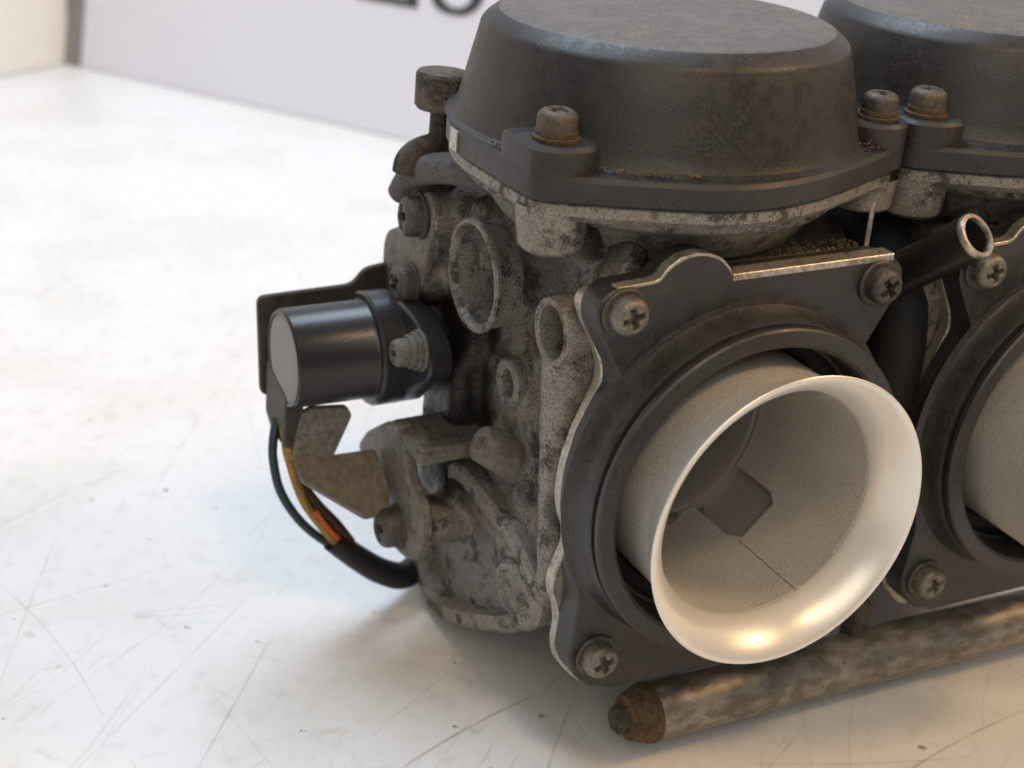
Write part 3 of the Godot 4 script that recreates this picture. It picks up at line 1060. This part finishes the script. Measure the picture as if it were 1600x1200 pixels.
func make_intake_flange() -> Node3D:
	var st := new_st()
	extrude(st, front_frame(), rounded(vec2s(FRONT), 1.2, 3), 30.3, 36.0, 0.1, 0.35, 26.5, BORE)
	var c := frame(Vector3(BORE.x, BORE.y, 0), Vector3(0, 0, 1))
	lathe(st, c, [Vector2(33.8, 35.9), Vector2(32.6, 36.4), Vector2(31.9, 37.4), Vector2(31.5, 39.2), Vector2(31.3, 41.2), Vector2(31.1, 41.5), Vector2(30.0, 41.6), Vector2(29.8, 41.9), Vector2(29.9, 42.3), Vector2(30.9, 42.4),
		Vector2(31.1, 42.7), Vector2(31.05, 43.6), Vector2(30.7, 44.0), Vector2(28.2, 44.05), Vector2(27.6, 43.6), Vector2(27.3, 42.6), Vector2(27.1, 36.0), Vector2(26.4, 30.0)], 128)
	var fl := commit("intake_flange", st, mats.paint_smooth, bank)
	var s4 := new_st()
	lathe(s4, c, [Vector2(27.25, 34.0), Vector2(25.6, 34.4), Vector2(24.0, 33.6), Vector2(23.5, 32.0)], 96)
	commit("dark_gap_ring", s4, mats.rubber, fl)  # dark ring added so the gap round the tube stays black
	var s2 := new_st()
	extrude(s2, front_frame(), rounded(vec2s(BASE), 1.4, 3), 27.4, 30.1, 0.3, 0.3, 26.0, BORE)
	commit("bare_base_plate", s2, mats.bare_edge, fl)
	# machined bare metal along the top edge
	var s3 := new_st()
	var top := [[-5.0, 37.3], [30.0, 37.75]]
	extrude(s3, front_frame(), vec2s([-4.6, 36.2, 29.0, 36.6, 28.9, 37.95, -4.6, 37.5]), 32.6, 36.06, 0.15, 0.15)
	var pl := [Vector2(-4.6, 37.4), Vector2(-5.4, 38.9), Vector2(-7.2, 40.6), Vector2(-9.7, 41.6), Vector2(-12.2, 41.95), Vector2(-15.1, 41.35), Vector2(-17.3, 40.0), Vector2(-18.7, 38.2), Vector2(-19.8, 37.8), Vector2(-26.4, 37.4)]
	var band := PackedVector2Array()
	for p in pl:
		band.append(p)
	for i in pl.size():
		var p: Vector2 = pl[pl.size() - 1 - i]
		band.append(p + Vector2(0.0, -0.7) if i < 3 or i > 8 else p.lerp(Vector2(-12, 36), 0.12))
	extrude(s3, front_frame(), band, 33.6, 35.9, 0.1, 0.1)
	commit("bare_top_edge", s3, mats.bare_edge, fl)
	for q in [[-25.0, 33.2, 0.3], [26.2, 32.8, 0.62], [-23.6, -33.0, 0.35], [26.2, -33.0, 1.0]]:
		screw(fl, Vector3(q[0], q[1], 36.0), Vector3(0, 0, 1), 3.25, 3.0, q[2], mats.screw if q[0] < 0 else mats.screw_dark, mats.screw_dark, 1.28, "flange_screw", 1)
	return fl


func make_stack() -> Node3D:
	# the blasted tube, with the square notch for the slide, then the polished flare
	var c := frame(Vector3(BORE.x, BORE.y, 0), Vector3(0, 0, 1))
	var notch := [[-65.3, 13.7], [-65.3, 25.4], [-60.7, 28.3], [-37.7, 27.7], [-33.6, 25.4], [-33.6, 13.7]]
	var cols := []
	for k in notch:
		cols.append(k)
	var a := -33.6
	while a < 294.0:
		a += 3.4
		if a < 294.7:
			cols.append([a, 13.7])
	cols.append([294.7, 13.7])
	var st := new_st()
	var top := 47.0
	var ri := 21.6
	var ro := 23.4
	for i in cols.size() - 1:
		# frame() for +z puts local x on x and local z on -y
		var t0 := deg_to_rad(cols[i][0])
		var t1 := deg_to_rad(cols[i + 1][0])
		var d0 := Vector3(cos(t0), sin(t0), 0)
		var d1 := Vector3(cos(t1), sin(t1), 0)
		var o := Vector3(BORE.x, BORE.y, 0)
		var z0 := Vector3(0, 0, cols[i][1])
		var z1 := Vector3(0, 0, cols[i + 1][1])
		var zt := Vector3(0, 0, top)
		if absf(t1 - t0) > 1e-4:
			quad(st, o + d0 * ri + z0, o + d1 * ri + z1, o + d1 * ri + zt, o + d0 * ri + zt, -d0, -d1, -d1, -d0)
			quad(st, o + d0 * ro + z0, o + d1 * ro + z1, o + d1 * ro + zt, o + d0 * ro + zt, d0, d1, d1, d0)
		var e := (d1 * ri + z1 - d0 * ri - z0).normalized()
		var en := e.cross(d0 + d1).normalized()
		quad(st, o + d0 * ri + z0, o + d1 * ri + z1, o + d1 * ro + z1, o + d0 * ro + z0, en, en, en, en)
	var stack := commit("velocity_stack", st, mats.blasted, bank)
	var s2 := new_st()
	lathe(s2, c, [Vector2(23.4, 46.95), Vector2(23.7, 48.8), Vector2(24.3, 50.6), Vector2(25.3, 52.2), Vector2(26.4, 53.4), Vector2(27.0, 54.0), Vector2(27.15, 54.3), Vector2(27.0, 54.55), Vector2(26.7, 54.6),
		Vector2(25.9, 54.1), Vector2(24.8, 53.1), Vector2(23.7, 51.8), Vector2(22.8, 50.3), Vector2(22.1, 48.7), Vector2(21.75, 47.6), Vector2(21.6, 46.95), Vector2(21.58, 46.4)], 160, 0.0, TAU, 50.0)
	commit("flared_mouth", s2, mats.polished, stack)
	var s3 := new_st()
	var ta := deg_to_rad(-63.3)
	var td := Vector3(cos(ta), sin(ta), 0)
	var tx := Vector3(-sin(ta), cos(ta), 0)
	box(s3, Transform3D(Basis(tx, td, tx.cross(td)), Vector3(BORE.x, BORE.y, 37.6) + td * 21.62), Vector3(0.24, 0.14, 18.4), 0.04)
	commit("casting_seam", s3, mats.seam, stack)
	return stack


func make_plain_stack() -> void:
	# the second intake has a straight tube without a flare
	var st := new_st()
	lathe(st, frame(Vector3(BORE.x + PITCH, BORE.y, 0), Vector3(0, 0, 1)), [Vector2(23.4, 13.7), Vector2(23.4, 48.0), Vector2(23.7, 56.0), Vector2(24.4, 61.4), Vector2(24.0, 62.0), Vector2(23.0, 61.6), Vector2(21.8, 55.0), Vector2(21.6, 13.7)], 128)
	var s := commit("velocity_stack", st, mats.blasted, bank)
	s.set_meta("label", "plain grey intake tube cut by the right edge of the photo")


func make_slide() -> Node3D:
	var st := new_st()
	lathe(st, frame(Vector3(0.6, 4.0, -8.0), Vector3.UP), [Vector2(0, 0.0), Vector2(14.0, 0.0), Vector2(15.5, 1.0), Vector2(15.5, 28.0)], 64)
	var s := commit("throttle_slide", st, mats.slide_black, bank)
	var s2 := new_st()
	lathe(s2, frame(Vector3(BORE.x, BORE.y, 0), Vector3(0, 0, 1)), [Vector2(24.1, 29.0), Vector2(23.75, 29.0), Vector2(23.7, 13.3), Vector2(20.6, 13.2), Vector2(18.6, 6.0), Vector2(18.6, -30.0), Vector2(0, -30.0)], 72)
	commit("bore_liner", s2, mats.bore_grey, s)
	return s


func make_choke_knob() -> Node3D:
	var st := new_st()
	var c := frame(Vector3(-30.6, 0, -30.0), Vector3(0.03, 1, 0))
	lathe(st, c, [Vector2(0, 49.6), Vector2(4.6, 49.8), Vector2(5.15, 50.5), Vector2(5.2, 56.3), Vector2(4.8, 56.9), Vector2(4.0, 57.0), Vector2(0, 57.1)], 48)
	var k := commit("choke_knob", st, mats.knob_brown, bank)
	var s2 := new_st()
	lathe(s2, c, [Vector2(2.3, 34.0), Vector2(2.3, 44.0), Vector2(2.0, 45.0), Vector2(2.0, 49.8)], 24)
	lathe(s2, frame(Vector3(-29.6, 30.0, -30), Vector3(0, 1, 0)), [Vector2(5.0, 0.0), Vector2(4.6, 7.0), Vector2(3.4, 10.0), Vector2(2.2, 11.0)], 24)
	commit("stem", s2, mats.grimy, k)
	var s3 := new_st()
	sweep(s3, spline([Vector3(-29.8, 42.5, -30), Vector3(-33.4, 41.8, -29.4), Vector3(-35.6, 40.2, -29.0), Vector3(-36.0, 38.0, -29.0)]), 2.6, 2.9, 18)
	commit("side_elbow", s3, mats.grimy, k)
	return k


func make_big_tube() -> Node3D:
	var st := new_st()
	lathe(st, frame(Vector3(-21.4, 24.6, -6.6), Vector3(-1, 0, 0)), [Vector2(10.2, 0.0), Vector2(9.9, 6.0), Vector2(10.2, 8.6), Vector2(10.55, 9.6), Vector2(10.55, 10.1), Vector2(10.3, 10.4), Vector2(9.75, 10.4), Vector2(9.5, 10.1),
		Vector2(9.1, 6.0), Vector2(8.8, -1.5), Vector2(8.2, -2.4), Vector2(0, -2.6)], 72)
	var tube := commit("air_tube", st, mats.cast, bank)
	var s2 := new_st()
	lathe(s2, frame(Vector3(-21.4, 24.6, -6.6), Vector3(-1, 0, 0)), [Vector2(10.6, 9.4), Vector2(10.68, 10.1), Vector2(10.35, 10.55), Vector2(9.75, 10.55), Vector2(9.45, 10.1), Vector2(9.3, 9.0)], 72)
	commit("worn_rim", s2, mats.cast_light, tube)
	return tube


func make_small_fittings() -> void:
	# the short cut-off stub on the lower left of the casting
	var st := new_st()
	lathe(st, frame(Vector3(-22.4, -12.0, -1.0), Vector3(-0.86, 0.46, -0.1)), [Vector2(5.2, 0.0), Vector2(4.2, 4.0), Vector2(3.6, 8.6), Vector2(3.3, 9.1), Vector2(1.4, 9.1), Vector2(1.0, 8.0), Vector2(0, 7.6)], 32)
	commit("plug_stub", st, mats.bracket_tan, bank)
	var s3 := new_st()
	lathe(s3, frame(Vector3(-20.0, -33.0, 11.6), Vector3(-1, -0.12, 0.1)), [Vector2(7.6, 0.0), Vector2(7.3, 7.6), Vector2(6.7, 8.3), Vector2(5.6, 8.4), Vector2(5.0, 7.6), Vector2(0, 7.4)], 40)
	commit("drain_boss", s3, mats.cast_light, bank)
	# rubber elbow that sits over the upper screw
	var s2 := new_st()
	sweep(s2, spline([Vector3(-34.2, 31.6, -36.0), Vector3(-33.6, 36.2, -32.0), Vector3(-32.6, 39.6, -25.0), Vector3(-30.0, 41.6, -17.0), Vector3(-25.0, 42.0, -8.0)]), 2.7, 3.2, 20, 0.6)
	commit("rubber_elbow", s2, mats.rubber_dusty, bank)


func make_sensor() -> void:
	var y := 1.2
	var z := -31.5
	var st := new_st()
	lathe(st, frame(Vector3(0, y, z), Vector3(-1, 0, 0)), [Vector2(11.6, 37.6), Vector2(11.6, 42.4), Vector2(11.2, 43.0), Vector2(10.2, 43.2), Vector2(9.95, 43.8), Vector2(9.9, 59.3), Vector2(9.5, 59.8), Vector2(8.9, 59.8), Vector2(8.8, 59.2)], 80)
	var ear := rounded(vec2s([-36.0, 11.0, -26.0, 12.8, -18.0, 12.0, -11.0, 9.0, -9.6, 4.6, -12.0, 1.4, -19.0, -3.0, -26.0, -9.5, -36.0, -9.0, -42.0, 0.0]), 3.0, 4)
	extrude(st, side_frame(0), ear, 33.0, 37.8, 0.3, 0.5)
	var s := commit("throttle_sensor", st, mats.plastic, bank)
	var s2 := new_st()
	lathe(s2, frame(Vector3(0, y, z), Vector3(-1, 0, 0)), [Vector2(8.85, 59.0), Vector2(8.8, 59.55), Vector2(8.2, 59.75), Vector2(4.0, 59.9), Vector2(0, 59.95)], 64)
	commit("potted_face", s2, mats.potting, s)
	# wedge where the wires leave
	var s3 := new_st()
	var wedge := vec2s([-41.2, -3.0, -42.2, -14.6, -38.0, -17.6, -29.4, -17.6, -29.0, -6.0])
	extrude(s3, side_frame(0), rounded(wedge, 0.6, 2), 56.2, 60.0, 0.3, 0.3)
	commit("wire_outlet", s3, mats.bracket_dark, s)
	screw(s, Vector3(-37.8, 7.2, -14.6), Vector3(-1, 0, 0), 2.75, 3.0, 0.4, mats.screw_green, mats.screw_green, 1.5, "sensor_screw", 3)


func make_brackets() -> void:
	# dark plate behind the sensor
	var st := new_st()
	extrude(st, front_frame(), rounded(vec2s([-60.6, -12.0, -61.2, 9.8, -41.0, 10.4, -38.6, 13.6, -33.0, 14.4, -25.0, 14.0, -25.0, -12.0]), 1.8, 4), -44.6, -43.2, 0.25, 0.25)
	commit("sensor_plate", st, mats.bracket_dark, bank)
	# upper bracket with two screws
	var s2 := new_st()
	extrude(s2, side_frame(0), rounded(vec2s([-43.9, 21.2, -45.4, 17.9, -45.7, 7.9, -30.8, 9.6, -26.1, 12.5, -23.1, 22.9, -20.4, 32.8, -23.2, 35.7, -29.9, 33.0, -34.0, 26.0]), 2.2, 4), 32.0, 33.8, 0.3, 0.4)
	var up := commit("upper_bracket", s2, mats.bracket, bank)
	screw(up, Vector3(-33.8, 29.9, -26.3), Vector3(-1, 0.06, -0.1), 4.0, 3.4, 0.25, mats.screw_dark, mats.screw_dark, 1.12, "bracket_screw", 1)
	screw(up, Vector3(-33.8, 14.9, -29.5), Vector3(-1, 0, 0), 3.9, 3.2, 0.9, mats.screw_dark, mats.screw_dark, 1.12, "bracket_screw", 1)
	# lower bracket: plate on the boss, with a folded tab
	var s3 := new_st()
	extrude(s3, side_frame(0), rounded(vec2s([-42.0, -25.2, -38.4, -21.2, -27.6, -13.8, -20.4, -10.4, -18.0, -13.2, -14.2, -21.3, -7.8, -23.6, -6.6, -30.0, -9.0, -36.0, -15.0, -39.0, -21.2, -39.6, -25.0, -37.0, -29.0, -33.8, -34.4, -30.2, -40.7, -27.7]), 1.6, 4), 37.0, 39.6, 0.3, 0.7)
	var low := commit("lower_bracket", s3, mats.bracket, bank)
	var s6 := new_st()
	extrude(s6, front_frame(), rounded(vec2s([-39.4, -11.6, -24.0, -11.2, -24.0, -14.4, -39.4, -15.0]), 0.8, 3), -24.0, -9.0, 0.3, 0.3)
	commit("bracket_arm", s6, mats.bracket, low)
	screw(low, Vector3(-39.6, -33.2, -18.5), Vector3(-1, 0, 0), 4.1, 3.6, 0.5, mats.screw_dark, mats.screw_dark, 1.15, "bracket_screw", 1)
	var s4 := new_st()
	extrude(s4, plane(Vector3(0, 0, -29.0), Vector3(1, 0, 0), Vector3(0, 1, 0)), rounded(vec2s([-58.5, -19.1, -56.8, -10.2, -54.9, -9.1, -47.0, -9.9, -45.9, -12.2, -49.8, -21.0, -58.5, -20.6]), 0.9, 3), -1.4, 0.0, 0.25, 0.3)
	commit("upright_tab", s4, mats.bracket, low)
	var s5 := new_st()
	# bent forward and down from the tab: its face looks up and to the front
	var fx := Vector3(0.88, -0.10, 0.0).normalized()
	var fy := Vector3(0.0, 0.66, -0.75)
	fy = (fy - fx * fy.dot(fx)).normalized()
	var fold := Transform3D(Basis(fx, fy, fx.cross(fy)), Vector3(-58.4, -20.4, -29.2))
	extrude(s5, fold, rounded(vec2s([0.0, 0.6, 9.0, 0.8, 18.0, 1.6, 19.5, -6.0, 18.2, -12.6, 13.0, -13.4, 1.0, -4.6]), 0.8, 3), -0.7, 0.7, 0.25, 0.3)
	commit("folded_foot", s5, mats.bracket_tan, low)


func make_wires() -> void:
	var st := new_st()
	sweep(st, spline([Vector3(-59.6, -14.0, -36.0), Vector3(-61.1, -17.5, -33.4), Vector3(-61.2, -21.8, -33.0), Vector3(-59.9, -28.7, -32.4), Vector3(-56.4, -35.3, -31.4), Vector3(-51.7, -40.5, -30.6), Vector3(-46.0, -44.6, -30.0)]), 0.95, 0.95, 14)
	commit("green_wire", st, mats.wire_green, bank)
	var s2 := new_st()
	sweep(s2, spline([Vector3(-59.2, -14.0, -32.0), Vector3(-59.0, -18.5, -30.4), Vector3(-58.2, -23.0, -30.0), Vector3(-56.0, -30.0, -29.6), Vector3(-52.6, -35.9, -29.4), Vector3(-48.6, -41.6, -29.6), Vector3(-45.0, -44.6, -30.0)]), 0.95, 0.95, 14)
	commit("yellow_wire", s2, mats.wire_yellow, bank)
	var s3 := new_st()
	sweep(s3, spline([Vector3(-58.4, -14.0, -33.0), Vector3(-58.6, -19.0, -31.8), Vector3(-56.8, -25.2, -31.2), Vector3(-53.0, -31.8, -30.6), Vector3(-48.8, -37.2, -30.2), Vector3(-45.4, -42.4, -30.0)]), 1.1, 1.25, 14)
	commit("brown_wire", s3, mats.wire_brown, bank)
	var s5 := new_st()
	sweep(s5, spline([Vector3(-53.6, -32.6, -29.0), Vector3(-51.0, -36.8, -28.8), Vector3(-48.0, -40.6, -29.0), Vector3(-45.4, -43.2, -29.4)]), 0.55, 0.6, 10)
	commit("red_wire", s5, mats.wire_red, bank)
	var s4 := new_st()
	sweep(s4, spline([Vector3(-49.3, -41.0, -30.0), Vector3(-43.4, -46.8, -30.4), Vector3(-37.4, -51.8, -31.0), Vector3(-31.0, -55.0, -33.0), Vector3(-22.0, -55.4, -40.0), Vector3(-10.0, -54.0, -46.0)]), 2.5, 3.4, 22, 0.78)
	commit("wire_sleeve", s4, mats.rubber, bank)


func make_rail() -> void:
	var st := new_st()
	var c := frame(Vector3(0, -52.6, 32.0), Vector3(1, 0, 0))
	lathe(st, c, [Vector2(4.6, -7.8), Vector2(5.5, -7.7), Vector2(5.75, -7.3), Vector2(5.75, 150.0), Vector2(0, 150.1)], 64)
	var rail := commit("mounting_rail", st, mats.rail, bank)
	var s2 := new_st()
	lathe(s2, c, [Vector2(0, -13.4), Vector2(3.4, -13.3), Vector2(4.4, -12.8), Vector2(5.6, -9.4), Vector2(5.9, -8.2), Vector2(5.7, -7.4)], 40)
	commit("rusty_collar", s2, mats.rust_cap, rail)
	var s4 := new_st()
	lathe(s4, c, [Vector2(0, -15.6), Vector2(2.0, -15.5), Vector2(2.7, -14.9), Vector2(2.9, -13.2), Vector2(2.9, -12.6)], 32)
	commit("rivet_end", s4, mats.grimy, rail)
	# rolled seam along the tube
	var s3 := new_st()
	var a := deg_to_rad(-20.0)
	var rd := Vector3(0, sin(a), cos(a))
	box(s3, Transform3D(Basis(Vector3(1, 0, 0), rd, Vector3(1, 0, 0).cross(rd)), Vector3(-1.0, -52.6, 32.0) + rd * 5.72), Vector3(13.0, 0.30, 0.5), 0.08)
	box(s3, Transform3D(Basis(Vector3(1, 0, 0), rd, Vector3(1, 0, 0).cross(rd)), Vector3(60.0, -52.6, 32.0) + rd * 5.70), Vector3(92.0, 0.24, 0.4), 0.08)
	commit("rolled_seam", s3, mats.seam, rail)
	# clip that holds the rail under the joint of the flanges
	var s5 := new_st()
	box(s5, plane(Vector3(41.5, -46.5, 30.0), Vector3(1, 0, 0), Vector3.UP), Vector3(4.0, 15.0, 5.0), 1.0)
	commit("rail_clip", s5, mats.grimy, rail)


func make_fuel_pipe() -> void:
	var e := Vector3(42.3, 41.7, 41.0)
	var ax := Vector3(0.206, 0.626, 0.742).normalized()
	var st := new_st()
	sweep(st, [e - ax * 19.0, e - ax * 15.0, e - ax * 9.0, e - ax * 0.6], 4.2, 4.2, 32, 0.78)
	var p := commit("fuel_pipe", st, mats.pipe_black, bank)
	var s2 := new_st()
	lathe(s2, frame(e, ax), [Vector2(4.22, -0.9), Vector2(4.25, -0.4), Vector2(4.05, 0.1), Vector2(3.3, 0.15), Vector2(3.15, -0.3), Vector2(3.1, -0.7)], 48)
	commit("pipe_rim", s2, mats.pipe_rim, p)
	var s6 := new_st()
	lathe(s6, frame(e, ax), [Vector2(3.13, -0.6), Vector2(3.0, -12.0), Vector2(0, -12.0)], 48)
	commit("pipe_bore", s6, mats.rubber, p)
	var s3 := new_st()
	sweep(s3, spline([Vector3(46.0, 36.0, 0.0), Vector3(44.5, 32.0, 14.0), Vector3(43.5, 22.0, 24.0), Vector3(43.2, 4.0, 26.0), Vector3(42.0, -14.0, 25.0), Vector3(41.0, -34.0, 20.0)]), 5.4, 4.8, 24)
	commit("dark_gap_hose", s3, mats.gap_hose_black, bank)  # black hose added in front to keep the gap between carburetors dark
	var s4 := new_st()
	box(s4, plane(Vector3(37.6, 4.0, 0.0), Vector3(1, 0, 0), Vector3.UP), Vector3(12.0, 58.0, 18.0), 2.0)
	commit("gap_filler_block", s4, mats.grimy, bank)  # block added only to fill the dark gap between the carburetors


func make_debris() -> void:
	var st := new_st()
	for i in 1700:
		var p := Vector3.ZERO
		var q := rng.randf()
		if q < 0.62:
			p = Vector3(rng.randf_range(-17, 31), 35.0 + rng.randf() * 0.7, rng.randf_range(20, 32.5))
		elif q < 0.75:
			p = Vector3(rng.randf_range(24, 33), 54.2 + rng.randf() * rng.randf() * 3.0, rng.randf_range(17, 28))
		elif q < 0.9:
			var a := rng.randf_range(-0.95, -0.2) - 0.15
			var r := rng.randf_range(36.4, 38.6)
			p = Vector3(sin(a) * r, 54.3 + rng.randf() * 0.4, cos(a) * r)
		else:
			p = Vector3(rng.randf_range(-37, -34), 54.3, rng.randf_range(2, 14))
		var s := rng.randf_range(0.06, 0.20) * (1.5 if q < 0.62 else 1.0)
		var long := Vector3(rng.randf_range(-1, 1), rng.randf_range(-0.3, 0.5), rng.randf_range(-1, 1)).normalized() * s * rng.randf_range(1.0, 3.6)
		var b := long.cross(Vector3(0.2, 1, 0.1)).normalized() * s
		var c := long.cross(b).normalized() * s
		var v := [p + long, p + b, p + c, p - b, p - c, p - long]
		for t in [[0, 1, 2], [0, 2, 3], [0, 3, 4], [0, 4, 1], [5, 2, 1], [5, 3, 2], [5, 4, 3], [5, 1, 4]]:
			var m: Vector3 = (v[t[0]] + v[t[1]] + v[t[2]]) / 3.0
			var nn := (m - p).normalized()
			tri(st, v[t[0]], v[t[1]], v[t[2]], nn, nn, nn)
	var d := commit("dried_dirt", st, mats.dirt, bank)
	d.set_meta("kind", "stuff")
